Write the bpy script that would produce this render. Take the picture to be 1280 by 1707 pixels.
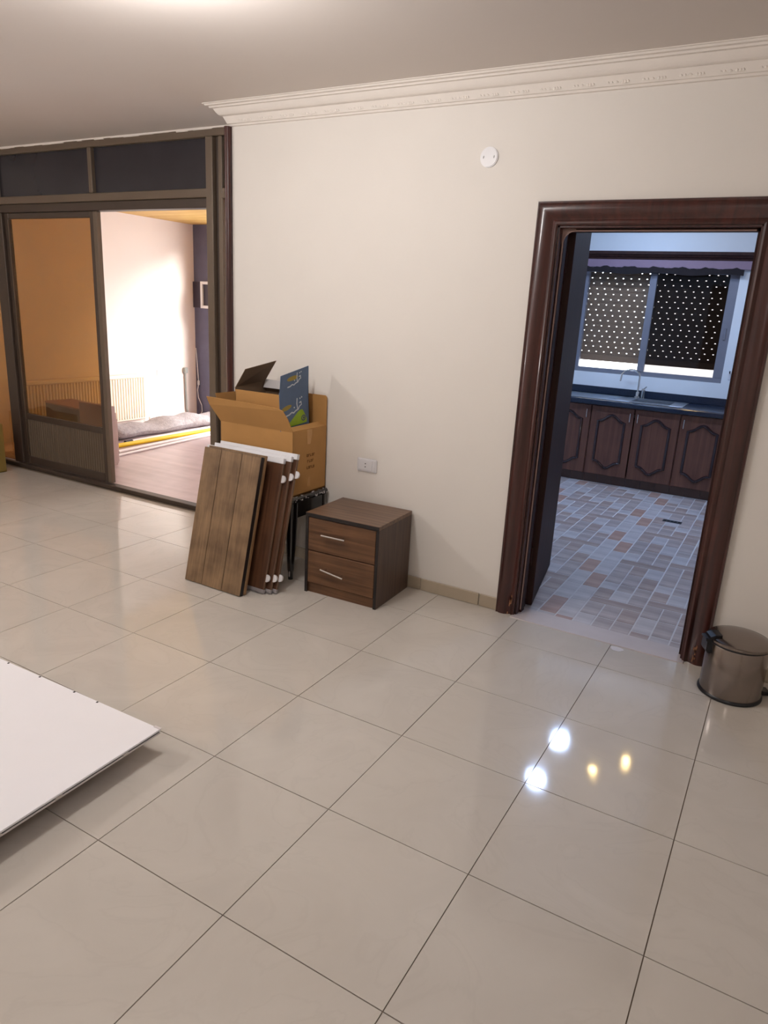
import bpy, bmesh, math, random
from mathutils import Vector, Matrix
random.seed(7)
D = bpy.data
SC = bpy.context.scene
COL = SC.collection
for o in list(D.objects):
    D.objects.remove(o)
PI = math.pi

# ------------------------------------------------------------------ camera
cd = D.cameras.new('camera')
cam = D.objects.new('camera', cd)
COL.objects.link(cam)
SC.camera = cam
cd.sensor_fit = 'HORIZONTAL'
cd.sensor_width = 36.0
cd.lens = 1172.4 * 36.0 / 1280.0
cd.clip_start = 0.05
RX, RY, RZ = Vector((.862, .504, .052)), Vector((.185, -.218, -.958)), Vector((-.471, .836, -.281))
RZ.normalize(); RX = (RX - RX.dot(RZ) * RZ).normalized(); RY = RZ.cross(RX)
m = Matrix((( RX.x, -RY.x, -RZ.x, 1.066), (RX.y, -RY.y, -RZ.y, -1.129), (RX.z, -RY.z, -RZ.z, 1.596), (0, 0, 0, 1)))
cam.matrix_world = m

# ------------------------------------------------------------------ world, lights, exposure
W = D.worlds.new('sky'); SC.world = W
W.use_nodes = True
bg = W.node_tree.nodes['Background']
bg.inputs[0].default_value = (0.93, 0.96, 1.0, 1)
bg.inputs[1].default_value = 5.0
sd = D.lights.new('sun', 'SUN'); sd.energy = 7.0; sd.angle = math.radians(22); sd.color = (1.0, .97, .92)
so_ = D.objects.new('sun', sd); COL.objects.link(so_)
so_.rotation_euler = Vector((-.84, -.37, -.33)).to_track_quat('-Z', 'Y').to_euler()
SC.view_settings.view_transform = 'Standard'
SC.view_settings.look = 'None'
SC.view_settings.exposure = 0.22
SC.view_settings.gamma = 1.0
SC.view_settings.use_curve_mapping = False
try:
    SC.cycles.max_bounces = 10
    SC.cycles.diffuse_bounces = 5
except Exception:
    pass
KEY_POWER, FILL_POWER, KITCHEN_POWER, WARM_POWER = 38.0, 56.0, 11.0, 1.2
KEY_COL, KITCHEN_COL = (1.0, .972, .965), (.34, .56, 1.0)

# ------------------------------------------------------------------ materials
def lin(c):
    r = []
    for v in c[:3]:
        v = v / 255.0
        r.append(v / 12.92 if v <= .04045 else ((v + .055) / 1.055) ** 2.4)
    return (*r, 1.0)

def new_mat(name):
    mt = D.materials.new(name); mt.use_nodes = True
    nt = mt.node_tree
    return mt, nt, nt.nodes['Principled BSDF']

def mat(name, c, rough=.5, metal=0.0, var=.04, scale=12.0, bump=0.0, bscale=60.0, spec=.5, coat=0.0, rnd=0.0):
    mt, nt, b = new_mat(name)
    N, L = nt.nodes, nt.links
    tc = N.new('ShaderNodeTexCoord')
    nz = N.new('ShaderNodeTexNoise'); nz.inputs['Scale'].default_value = scale; nz.inputs['Detail'].default_value = 4
    L.new(tc.outputs['Object'], nz.inputs['Vector'])
    mr = N.new('ShaderNodeMapRange')
    mr.inputs[1].default_value = .25; mr.inputs[2].default_value = .75
    mr.inputs[3].default_value = 1 - var; mr.inputs[4].default_value = 1 + var
    L.new(nz.outputs[0], mr.inputs[0])
    hs = N.new('ShaderNodeHueSaturation'); hs.inputs['Color'].default_value = lin(c)
    if rnd > 0:
        oi = N.new('ShaderNodeObjectInfo')
        m2 = N.new('ShaderNodeMapRange'); m2.inputs[3].default_value = 1 - rnd; m2.inputs[4].default_value = 1 + rnd
        L.new(oi.outputs['Random'], m2.inputs[0])
        mu = N.new('ShaderNodeMath'); mu.operation = 'MULTIPLY'
        L.new(mr.outputs[0], mu.inputs[0]); L.new(m2.outputs[0], mu.inputs[1]); L.new(mu.outputs[0], hs.inputs['Value'])
    else:
        L.new(mr.outputs[0], hs.inputs['Value'])
    L.new(hs.outputs[0], b.inputs['Base Color'])
    b.inputs['Roughness'].default_value = rough
    b.inputs['Metallic'].default_value = metal
    b.inputs['Specular IOR Level'].default_value = spec
    b.inputs['Coat Weight'].default_value = coat
    b.inputs['Coat Roughness'].default_value = .08
    if bump > 0:
        n2 = N.new('ShaderNodeTexNoise'); n2.inputs['Scale'].default_value = bscale; n2.inputs['Detail'].default_value = 3
        L.new(tc.outputs['Object'], n2.inputs['Vector'])
        bp = N.new('ShaderNodeBump'); bp.inputs['Strength'].default_value = bump; bp.inputs['Distance'].default_value = .01
        L.new(n2.outputs[0], bp.inputs['Height']); L.new(bp.outputs[0], b.inputs['Normal'])
    return mt

def wood(name, c1, c2, axis='z', rough=.45, fine=1.0, coat=0.0, rnd=.0, blotch=.5, spec=.5):
    mt, nt, b = new_mat(name)
    b.inputs['Specular IOR Level'].default_value = spec
    N, L = nt.nodes, nt.links
    tc = N.new('ShaderNodeTexCoord'); mp = N.new('ShaderNodeMapping')
    s = {'x': (3, 55, 55), 'y': (55, 3, 55), 'z': (55, 55, 3)}[axis]
    mp.inputs['Scale'].default_value = tuple(v * fine for v in s)
    L.new(tc.outputs['Object'], mp.inputs['Vector'])
    n1 = N.new('ShaderNodeTexNoise'); n1.inputs['Scale'].default_value = 1.0; n1.inputs['Detail'].default_value = 6; n1.inputs['Distortion'].default_value = .6
    L.new(mp.outputs[0], n1.inputs['Vector'])
    n2 = N.new('ShaderNodeTexNoise'); n2.inputs['Scale'].default_value = 7.0; n2.inputs['Detail'].default_value = 3
    L.new(tc.outputs['Object'], n2.inputs['Vector'])
    mx = N.new('ShaderNodeMix'); mx.data_type = 'FLOAT'; mx.inputs[0].default_value = blotch * .6
    L.new(n1.outputs[0], mx.inputs[2]); L.new(n2.outputs[0], mx.inputs[3])
    cr = N.new('ShaderNodeValToRGB')
    cr.color_ramp.elements[0].position = .36; cr.color_ramp.elements[0].color = lin(c1)
    cr.color_ramp.elements[1].position = .66; cr.color_ramp.elements[1].color = lin(c2)
    L.new(mx.outputs[0], cr.inputs[0])
    if rnd > 0:
        oi = N.new('ShaderNodeObjectInfo'); m2 = N.new('ShaderNodeMapRange'); m2.inputs[3].default_value = 1 - rnd; m2.inputs[4].default_value = 1 + rnd
        hs = N.new('ShaderNodeHueSaturation')
        L.new(oi.outputs['Random'], m2.inputs[0]); L.new(m2.outputs[0], hs.inputs['Value']); L.new(cr.outputs[0], hs.inputs['Color'])
        L.new(hs.outputs[0], b.inputs['Base Color'])
    else:
        L.new(cr.outputs[0], b.inputs['Base Color'])
    b.inputs['Roughness'].default_value = rough
    b.inputs['Coat Weight'].default_value = coat
    b.inputs['Coat Roughness'].default_value = .1
    bp = N.new('ShaderNodeBump'); bp.inputs['Strength'].default_value = .12; bp.inputs['Distance'].default_value = .004
    L.new(n1.outputs[0], bp.inputs['Height']); L.new(bp.outputs[0], b.inputs['Normal'])
    return mt

def emit(name, c, s):
    mt = D.materials.new(name); mt.use_nodes = True
    nt = mt.node_tree; nt.nodes.clear()
    e = nt.nodes.new('ShaderNodeEmission'); e.inputs[0].default_value = (*c, 1); e.inputs[1].default_value = s
    o = nt.nodes.new('ShaderNodeOutputMaterial'); nt.links.new(e.outputs[0], o.inputs[0])
    return mt

def glass(name, tint, refl=.08, smudge=.0):
    mt = D.materials.new(name); mt.use_nodes = True
    nt = mt.node_tree; nt.nodes.clear(); N, L = nt.nodes, nt.links
    t = N.new('ShaderNodeBsdfTransparent'); t.inputs[0].default_value = (*tint, 1)
    g = N.new('ShaderNodeBsdfGlossy'); g.inputs[0].default_value = (1, 1, 1, 1); g.inputs['Roughness'].default_value = .04
    fr = N.new('ShaderNodeFresnel'); fr.inputs[0].default_value = 1.45
    ge = N.new('ShaderNodeNewGeometry'); inv = N.new('ShaderNodeMath'); inv.operation = 'SUBTRACT'; inv.inputs[0].default_value = 1.0
    L.new(ge.outputs['Backfacing'], inv.inputs[1])
    mul = N.new('ShaderNodeMath'); mul.operation = 'MULTIPLY'; L.new(inv.outputs[0], mul.inputs[0]); L.new(fr.outputs[0], mul.inputs[1])
    mx = N.new('ShaderNodeMixShader'); L.new(mul.outputs[0], mx.inputs[0]); L.new(t.outputs[0], mx.inputs[1]); L.new(g.outputs[0], mx.inputs[2])
    last = mx
    if smudge > 0:
        d = N.new('ShaderNodeBsdfDiffuse'); d.inputs[0].default_value = (.55, .42, .28, 1)
        nz = N.new('ShaderNodeTexNoise'); nz.inputs['Scale'].default_value = 3.0; nz.inputs['Detail'].default_value = 5
        tc = N.new('ShaderNodeTexCoord'); L.new(tc.outputs['Object'], nz.inputs['Vector'])
        mr = N.new('ShaderNodeMapRange'); mr.inputs[1].default_value = .3; mr.inputs[2].default_value = .75; mr.inputs[3].default_value = smudge * .3; mr.inputs[4].default_value = smudge
        L.new(nz.outputs[0], mr.inputs[0])
        m2 = N.new('ShaderNodeMixShader'); L.new(mr.outputs[0], m2.inputs[0]); L.new(mx.outputs[0], m2.inputs[1]); L.new(d.outputs[0], m2.inputs[2]); last = m2
    o = N.new('ShaderNodeOutputMaterial'); L.new(last.outputs[0], o.inputs[0])
    return mt

def floor_mat():
    mt, nt, b = new_mat('beige_porcelain'); N, L = nt.nodes, nt.links
    tc = N.new('ShaderNodeTexCoord'); oi = N.new('ShaderNodeObjectInfo')
    ad = N.new('ShaderNodeVectorMath'); ad.operation = 'ADD'
    sc = N.new('ShaderNodeVectorMath'); sc.operation = 'SCALE'; sc.inputs[3].default_value = 1.0
    L.new(oi.outputs['Location'], sc.inputs[0]); L.new(tc.outputs['Object'], ad.inputs[0]); L.new(sc.outputs[0], ad.inputs[1])
    n1 = N.new('ShaderNodeTexNoise'); n1.inputs['Scale'].default_value = 2.6; n1.inputs['Detail'].default_value = 7; n1.inputs['Distortion'].default_value = 1.6
    L.new(ad.outputs[0], n1.inputs['Vector'])
    cr = N.new('ShaderNodeValToRGB')
    e = cr.color_ramp.elements
    e[0].position = .3; e[0].color = lin((195, 188, 179))
    e[1].position = .7; e[1].color = lin((203, 196, 187))
    k = e.new(.49); k.color = lin((199, 192, 183))
    k = e.new(.51); k.color = lin((196, 189, 180))
    k = e.new(.53); k.color = lin((199, 192, 183))
    L.new(n1.outputs[0], cr.inputs[0])
    m2 = N.new('ShaderNodeMapRange'); m2.inputs[3].default_value = .975; m2.inputs[4].default_value = 1.02
    hs = N.new('ShaderNodeHueSaturation'); L.new(oi.outputs['Random'], m2.inputs[0]); L.new(m2.outputs[0], hs.inputs['Value']); L.new(cr.outputs[0], hs.inputs['Color'])
    L.new(hs.outputs[0], b.inputs['Base Color'])
    b.inputs['Roughness'].default_value = .065
    b.inputs['Specular IOR Level'].default_value = .5
    n2 = N.new('ShaderNodeTexNoise'); n2.inputs['Scale'].default_value = 5.0; n2.inputs['Detail'].default_value = 1
    L.new(ad.outputs[0], n2.inputs['Vector'])
    bp = N.new('ShaderNodeBump'); bp.inputs['Strength'].default_value = .03; bp.inputs['Distance'].default_value = .02
    L.new(n2.outputs[0], bp.inputs['Height']); L.new(bp.outputs[0], b.inputs['Normal'])
    return mt

M = {}
M['wall'] = mat('cream_wall_paint', (228, 222, 215), .6, var=.012, scale=3, bump=.05, bscale=120)
M['ceiling'] = mat('ceiling_paint', (218, 209, 202), .7, var=.012, scale=2)
M['crown'] = mat('white_plaster', (232, 224, 216), .6, var=.02, bump=.1, bscale=90)
M['tile'] = floor_mat()
M['grout'] = mat('grey_grout', (128, 114, 100), .8)
M['skirting'] = mat('skirting_tile', (176, 162, 142), .3, var=.03, rnd=.03)
M['alu'] = mat('bronze_aluminium', (110, 95, 80), .42, metal=.25, var=.03)
M['alu_dark'] = mat('dark_bronze_aluminium', (74, 61, 52), .45, metal=.2, var=.05)
M['transom'] = mat('dark_transom_glass', (44, 42, 48), .25, var=.12, scale=3)
M['amber'] = glass('amber_tinted_glass', (.58, .42, .23), smudge=.13)
M['maroon'] = wood('maroon_varnished_wood', (48, 21, 18), (76, 35, 29), 'z', .34, .7, coat=.3, blotch=.3)
M['maroon_x'] = wood('maroon_varnished_wood_across', (48, 21, 18), (76, 35, 29), 'x', .28, .7, coat=.5, blotch=.3)
M['worn'] = mat('bare_worn_wood', (146, 100, 70), .8, var=.2, scale=40)
M['leaf'] = wood('dark_brown_door_wood', (44, 23, 20), (58, 33, 28), 'z', .62, .6, blotch=.3, spec=.25)
M['rubber_pale'] = mat('pale_gasket', (170, 140, 130), .6)
M['sunwall'] = mat('white_sunroom_paint', (238, 224, 218), .7, var=.02, scale=2)
M['pine'] = wood('yellow_pine', (206, 158, 84), (228, 186, 112), 'x', .5, .4, rnd=.04)
M['darkwall'] = mat('slate_blue_wall_paper', (96, 94, 116), .7, var=.10, scale=6, bump=.3, bscale=14)
M['sunfloor'] = wood('mauve_laminate', (184, 162, 164), (204, 183, 185), 'x', .35, .25, blotch=.6)
M['radiator'] = mat('radiator_enamel', (238, 226, 210), .4)
M['fur'] = mat('grey_fleece', (176, 166, 168), .95, var=.2, scale=26, bump=.9, bscale=70)
M['white_pole'] = mat('white_pole', (238, 226, 222), .4)
M['yellow_pole'] = mat('yellow_pole', (246, 204, 24), .4)
M['black_cap'] = mat('black_cap', (40, 26, 30), .5)
M['carton'] = mat('brown_carton', (150, 104, 60), .8, var=.05)
M['carton_dark'] = mat('dark_carton_side', (66, 48, 42), .8, var=.05)
M['mauve_board'] = mat('mauve_board', (188, 162, 156), .6, var=.03)
M['grey_pipe'] = mat('grey_pipe', (150, 150, 146), .5)
M['white_plastic'] = mat('white_plastic', (222, 220, 222), .35, var=.01)
M['hole'] = mat('dark_hole', (40, 38, 38), .8)
M['panel_dark'] = mat('dark_panel', (50, 42, 58), .4, var=.1)
M['walnut_z'] = wood('walnut_laminate_upright', (62, 44, 36), (92, 68, 54), 'z', .4, .9, blotch=.35)
M['walnut_x'] = wood('walnut_laminate_across', (78, 50, 30), (118, 82, 54), 'x', .4, .8, blotch=.45)
M['walnut_top'] = wood('walnut_laminate_top', (92, 68, 52), (122, 94, 74), 'x', .38, .8, blotch=.4)
M['edge_black'] = mat('black_edge_band', (26, 20, 20), .4)
M['chrome'] = mat('brushed_chrome', (216, 212, 208), .22, metal=1.0, var=.02)
M['steel'] = mat('sink_steel', (190, 196, 204), .3, metal=1.0, var=.03)
M['oak'] = wood('rustic_oak_laminate', (100, 76, 53), (150, 120, 88), 'z', .5, 1.6, blotch=1.0, rnd=.05)
M['oak_edge'] = wood('oak_edge', (120, 88, 58), (158, 122, 86), 'z', .5, .7)
M['redwood'] = wood('red_brown_laminate', (66, 40, 28), (104, 70, 48), 'z', .4, .7, blotch=.6)
M['red_edge'] = wood('brown_board_edge', (112, 88, 70), (138, 112, 92), 'z', .5, .7)
M['white_profile'] = mat('white_profile', (222, 222, 226), .4)
M['silver_profile'] = mat('silver_profile', (176, 172, 176), .35, metal=.5)
M['card'] = mat('corrugated_cardboard', (176, 130, 74), .8, var=.05, scale=9, bump=.08, bscale=30)
M['card_in'] = mat('cardboard_inside', (170, 124, 70), .85, var=.05, scale=9)
M['print_dark'] = mat('dark_brown_print', (104, 64, 22), .8)
M['tape'] = mat('clear_tape', (196, 148, 92), .25)
M['blue_print'] = mat('blue_printed_card', (76, 98, 128), .45, var=.12, scale=14)
M['kraft_dark'] = mat('kraft_inside', (110, 88, 68), .85, var=.05)
M['white_card'] = mat('white_card', (214, 210, 210), .6)
M['ochre_print'] = mat('ochre_print', (150, 130, 52), .6)
M['white_print'] = mat('white_print', (196, 202, 210), .6)
M['green_print'] = mat('green_print', (136, 168, 30), .5, var=.12, scale=20)
M['navy_print'] = mat('navy_print', (66, 74, 96), .5)
M['black_lacquer'] = mat('black_lacquer', (22, 18, 18), .2, coat=.5)
M['paint_and_reflection'] = mat('white_paint_splash_and_reflection', (206, 200, 200), .7)
M['bin_steel'] = mat('stainless_bin_steel', (142, 132, 126), .2, metal=1.0, var=.02)
M['bin_black'] = mat('black_bin_plastic', (20, 20, 26), .3)
M['melamine'] = mat('white_melamine', (242, 240, 244), .45, var=.006)
M['melamine_edge'] = mat('pale_edge', (214, 206, 206), .5)
M['batten'] = wood('batten_pine', (120, 92, 62), (150, 120, 84), 'x')
M['ktile_a'] = wood('kitchen_tile_pale', (164, 156, 156), (192, 184, 184), 'x', .4, .3, rnd=.03)
M['ktile_b'] = wood('kitchen_tile_taupe', (138, 116, 108), (176, 158, 150), 'x', .4, .3, rnd=.05)
M['ktile_c'] = wood('kitchen_tile_rust', (152, 118, 104), (178, 146, 132), 'x', .4, .3, rnd=.04)
M['ktile_d'] = wood('kitchen_tile_grey', (142, 128, 124), (180, 166, 162), 'x', .4, .3, rnd=.05)
M['kgrout'] = mat('pale_kitchen_grout', (198, 194, 194), .8)
M['marble'] = mat('threshold_marble', (190, 178, 174), .35, var=.06, scale=8)
M['kwall'] = mat('white_kitchen_paint', (222, 224, 226), .5, var=.01)
M['kcab'] = wood('brown_kitchen_wood', (92, 57, 46), (114, 74, 58), 'z', .4, .6, blotch=.4)
M['kmould'] = mat('dark_gloss_moulding', (42, 20, 22), .12, coat=.6)
M['granite'] = mat('dark_granite', (34, 42, 58), .18, var=.25, scale=70)
M['kfoot'] = mat('brown_toe_tile', (84, 62, 54), .4, var=.05, rnd=.06)
M['shutter'] = mat('brown_shutter_slat', (136, 108, 84), .5, var=.03)
M['win_alu'] = mat('grey_window_frame', (128, 128, 138), .4, metal=.3)
M['clear'] = glass('clear_glass', (.95, .96, .96))
M['screen'] = glass('dusky_glass', (.5, .48, .47))
M['lilac'] = mat('lilac_painted_board', (136, 112, 128), .6)
M['cloth'] = mat('dark_valance_cloth', (30, 22, 24), .9, var=.15)
M['dark_iron'] = mat('dark_metal', (36, 38, 48), .5)
M['lamp_shell'] = mat('lamp_shell', (230, 228, 224), .4)
M['glow_key'] = emit('lamp_glow', (1.0, .95, .88), 14.0)
M['glow_cool'] = emit('cool_downlight_glow', (.78, .87, 1.0), 60.0)
M['glow_warm'] = emit('warm_downlight_glow', (1.0, .72, .2), 30.0)
M['red_cloth'] = mat('reddish_cloth', (110, 62, 52), .8)
M['olive_card'] = mat('olive_cardboard', (142, 118, 58), .8, var=.04)

# ------------------------------------------------------------------ mesh helpers
class MB:
    def __init__(s):
        s.v, s.f = [], []
    def add(s, vs, fs):
        n = len(s.v)
        s.v += [tuple(q) for q in vs]
        s.f += [tuple(i + n for i in q) for q in fs]
        return s
    def box(s, a, b, ch=0.0):
        x0, y0, z0 = (min(a[i], b[i]) for i in range(3)); x1, y1, z1 = (max(a[i], b[i]) for i in range(3))
        if ch <= 0:
            return s.add([(x0, y0, z0), (x1, y0, z0), (x1, y1, z0), (x0, y1, z0), (x0, y0, z1), (x1, y0, z1), (x1, y1, z1), (x0, y1, z1)],
                         [(0, 3, 2, 1), (4, 5, 6, 7), (0, 1, 5, 4), (1, 2, 6, 5), (2, 3, 7, 6), (3, 0, 4, 7)])
        bm = bmesh.new(); bmesh.ops.create_cube(bm, size=1.0)
        for v in bm.verts:
            v.co = Vector(((x0 + x1) / 2 + v.co.x * (x1 - x0), (y0 + y1) / 2 + v.co.y * (y1 - y0), (z0 + z1) / 2 + v.co.z * (z1 - z0)))
        bmesh.ops.bevel(bm, geom=bm.edges[:], offset=ch, segments=1, affect='EDGES')
        bm.verts.index_update()
        vs = [v.co[:] for v in bm.verts]; fs = [[v.index for v in f.verts] for f in bm.faces]
        bm.free()
        return s.add(vs, fs)
    def prism(s, pts, fn, d0, d1):
        """pts: 2-D outline; fn(u, v, d) gives the 3-D point."""
        n = len(pts)
        vs = [fn(u, v, d0) for u, v in pts] + [fn(u, v, d1) for u, v in pts]
        fs = [tuple(range(n))[::-1], tuple(range(n, 2 * n))] + [(i, (i + 1) % n, n + (i + 1) % n, n + i) for i in range(n)]
        return s.add(vs, fs)
    def tube(s, pts, r, n=10, cap=True):
        pts = [Vector(p) for p in pts]; k = len(pts)
        rs = r if isinstance(r, (list, tuple)) else [r] * k
        vs, fs = [], []
        up = None
        for i in range(k):
            t = (pts[min(i + 1, k - 1)] - pts[max(i - 1, 0)]).normalized()
            if up is None:
                up = Vector((0, 0, 1)) if abs(t.z) < .9 else Vector((1, 0, 0))
            a = t.cross(up).normalized(); b = a.cross(t).normalized(); up = b
            for j in range(n):
                an = 2 * PI * j / n
                vs.append(pts[i] + (a * math.cos(an) + b * math.sin(an)) * rs[i])
        for i in range(k - 1):
            for j in range(n):
                fs.append((i * n + j, i * n + (j + 1) % n, (i + 1) * n + (j + 1) % n, (i + 1) * n + j))
        if cap:
            fs.append(tuple(range(n))[::-1]); fs.append(tuple(range((k - 1) * n, k * n)))
        return s.add(vs, fs)
    def lathe(s, prof, c=(0, 0, 0), n=40):
        vs, fs = [], []
        for r, z in prof:
            for j in range(n):
                a = 2 * PI * j / n
                vs.append((c[0] + r * math.cos(a), c[1] + r * math.sin(a), c[2] + z))
        k = len(prof)
        for i in range(k - 1):
            for j in range(n):
                fs.append((i * n + j, i * n + (j + 1) % n, (i + 1) * n + (j + 1) % n, (i + 1) * n + j))
        fs.append(tuple(range(n))[::-1]); fs.append(tuple(range((k - 1) * n, k * n)))
        return s.add(vs, fs)
    def sweep(s, path, dirs, prof, close=True):
        """prof points (a, b); at path vertex i a point is path + a*dirs[i][0] + b*dirs[i][1]."""
        n = len(prof); vs, fs = [], []
        for p, (da, db) in zip(path, dirs):
            p, da, db = Vector(p), Vector(da), Vector(db)
            for a, b in prof:
                vs.append(p + da * a + db * b)
        for i in range(len(path) - 1):
            for j in range(n if close else n - 1):
                fs.append((i * n + j, i * n + (j + 1) % n, (i + 1) * n + (j + 1) % n, (i + 1) * n + j))
        if close:
            fs.append(tuple(range(n))[::-1]); fs.append(tuple(range((len(path) - 1) * n, len(path) * n)))
        return s.add(vs, fs)
    def mesh(s, name, mt, smooth=False):
        me = D.meshes.new(name)
        me.from_pydata(s.v, [], s.f); me.validate(); me.update()
        bm = bmesh.new(); bm.from_mesh(me); bmesh.ops.recalc_face_normals(bm, faces=bm.faces[:]); bm.to_mesh(me); bm.free()
        me.materials.append(mt)
        if smooth:
            for p in me.polygons: p.use_smooth = True
            try: me.set_sharp_from_angle(angle=math.radians(40))
            except Exception: pass
        return me
    def build(s, name, mt, parent=None, smooth=False):
        return place(name, s.mesh(name, mt, smooth), parent)

def place(name, me, parent=None, loc=None, rot=None):
    o = D.objects.new(name, me); COL.objects.link(o)
    if parent is not None: o.parent = parent
    if loc is not None: o.location = loc
    if rot is not None: o.rotation_euler = rot
    return o

def tag(o, label=None, cat=None, group=None, kind=None):
    if label: o['label'] = label
    if cat: o['category'] = cat
    if group: o['group'] = group
    if kind: o['kind'] = kind
    return o

def thing(name, label, cat, loc=(0, 0, 0), rot=(0, 0, 0), group=None):
    o = D.objects.new(name, None); COL.objects.link(o)
    o.empty_display_size = .1
    o.location = loc; o.rotation_euler = rot
    return tag(o, label, cat, group)

def struct_empty(name, label):
    o = D.objects.new(name, None); COL.objects.link(o)
    return tag(o, label, None, None, 'structure')

def struct(name, mb, mt, label=None):
    o = mb.build(name, mt); return tag(o, label, None, None, 'structure')

def B(a, b, ch=0.0): return MB().box(a, b, ch)
def XZ(y): return lambda u, v, d: (u, y + d, v)

def copy_tree(o, parent=None):
    c = o.copy(); COL.objects.link(c)
    if parent is not None: c.parent = parent
    for ch in list(o.children): copy_tree(ch, c)
    return c

# ------------------------------------------------------------------ room constants
YW, YK = 2.358, 2.50           # main wall, room side and kitchen side
XE = -2.06                     # free end of the main wall
H = 2.66                       # ceiling
DL, DR, DH = -.049, .845, 2.013   # kitchen door opening
YP = 2.70                      # partition face
SX, SY = -6.0, 6.0             # sunroom left wall, back wall
KY = 6.45                      # kitchen back wall

# ------------------------------------------------------------------ shell: main room
fl = struct('floor', B((-5.72, -3.7, -.08), (3.3, 2.31, -.004)).box((-5.72, 2.31, -.08), (-2.06, 2.82, -.004)), M['grout'], 'polished beige porcelain tile floor of the main room')
T = .5
def tile_mesh(w, d):
    c = .0016
    return B((-w / 2 + c, -d / 2 + c, -.008), (w / 2 - c, d / 2 - c, 0)).mesh('tile', M['tile'])
tm = {}
def add_tile(x0, y0, x1, y1):
    key = (round(x1 - x0, 3), round(y1 - y0, 3))
    if key not in tm: tm[key] = tile_mesh(*key)
    tilt = .0008
    place('tile', tm[key], fl, ((x0 + x1) / 2, (y0 + y1) / 2, 0), (random.uniform(-tilt, tilt), random.uniform(-tilt, tilt), 0))
rows = [(-3.5 + .5 * k, -3.0 + .5 * k) for k in range(10)] + [(1.5, 2.035)]
for (y0, y1) in rows:
    for i in range(-11, 7):
        add_tile(max(i * T, -5.6), y0, min(i * T + T, 3.2), y1)
for i in range(-11, 7):
    x0, x1 = i * T, i * T + T
    if x1 <= XE + .1:
        add_tile(max(x0, -5.6), 2.035, x1, 2.535); add_tile(max(x0, -5.6), 2.535, x1, 2.66)
    else:
        add_tile(x0, 2.035, min(x1, 3.2), 2.356)

wb = MB()
wb.box((XE, YW, -.08), (DL - .0, YK, H)).box((DR, YW, -.08), (3.2, YK, H)).box((XE, 2.3105, -.08), (DL, YW, -.004)).box((DR, 2.3105, -.08), (3.2, YW, -.004)).box((DL, YW, DH), (DR, YK, H))
struct('wall_back', wb, M['wall'], 'cream painted wall with the kitchen doorway')
struct('wall_right', B((3.2, -3.6, 0), (3.3, YK, H)), M['wall'], 'cream right wall of the main room')
struct('wall_left', B((-5.72, -3.6, 0), (-5.62, 2.82, H)), M['wall'], 'cream left wall of the main room')
struct('wall_front', B((-5.72, -3.7, 0), (3.3, -3.6, H)), M['wall'], 'cream wall behind the viewpoint')
struct('ceiling', B((-5.72, -3.7, H), (3.3, 2.84, H + .1)), M['ceiling'], 'flat off-white ceiling of the main room')

# skirting tiles
for side, runs in (('back', [(-2.0, -.62), (-.62, -.252), (-.248, -.138)]), ('right', [(.936, 1.36), (1.363, 1.86), (1.863, 2.36), (2.363, 3.19)])):
    bb = struct_empty('baseboard_' + side, 'low beige tile skirting along the cream wall')
    for a, b in runs:
        B((a + .001, YW - .012, 0.001), (b - .001, YW, .072), .002).build('tile', M['skirting'], bb)

# crown moulding
cr = [(0, 2.553), (.010, 2.555), (.013, 2.564), (.020, 2.566), (.026, 2.580), (.034, 2.596), (.037, 2.602), (.047, 2.603), (.056, 2.609), (.066, 2.620), (.073, 2.632),
      (.076, 2.637), (.090, 2.638), (.094, 2.646), (.108, 2.648), (.112, 2.655), (.120, 2.656), (.120, 2.6598), (0, 2.6598)]
tr1 = struct_empty('trim_1', 'white plaster crown moulding along the cream wall')
c = MB()
c.sweep([(XE, 2.64, 0), (XE, YW, 0), (3.2, YW, 0)], [((-1, 0, 0), (0, 0, 1)), ((-1, -1, 0), (0, 0, 1)), ((0, -1, 0), (0, 0, 1))], cr)
c.build('moulding', M['crown'], tr1, smooth=True)
orn = MB()
for dx, r, s in ((-.052, .007, 1), (-.036, .008, .8), (-.016, .009, 1.1), (.010, .012, .6), (.022, .012, .6), (.034, .010, .6)):
    for q in (0,):
        vs = []
        pts = 8
        ring = [(dx + r * s * 1.2 * math.cos(2 * PI * k / pts), r * math.sin(2 * PI * k / pts) * .9) for k in range(pts)]
        orn.add([(u, .0, v) for u, v in ring] + [(dx, -.006, 0)], [(k, (k + 1) % pts, pts) for k in range(pts)])
om = orn.mesh('ornament', M['crown'])
x = -1.93
while x < 3.0:
    place('ornament', om, tr1, (x, YW - .024, 2.579), (math.radians(-27), 0, 0)); x += .15

# maroon half-round casing on the free end of the wall
tr2 = MB()
prof = [(-2.062, 2.52), (-2.062, 2.352)] + [(-2.080 + .022 * math.cos(a), 2.352 + .030 * math.sin(a)) for a in [-(.25 + i * .29) for i in range(10)]] + [(-2.102, 2.52)]
tr2.prism(prof, lambda u, v, d: (u, v, d), 0, 2.553)
struct('trim_2', tr2, M['maroon'], 'glossy maroon half-round casing at the free end of the wall')

# ------------------------------------------------------------------ kitchen door frame: door_1
d1 = struct_empty('door_1', 'maroon moulded door casing with a dark leaf opened into the kitchen')
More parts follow.
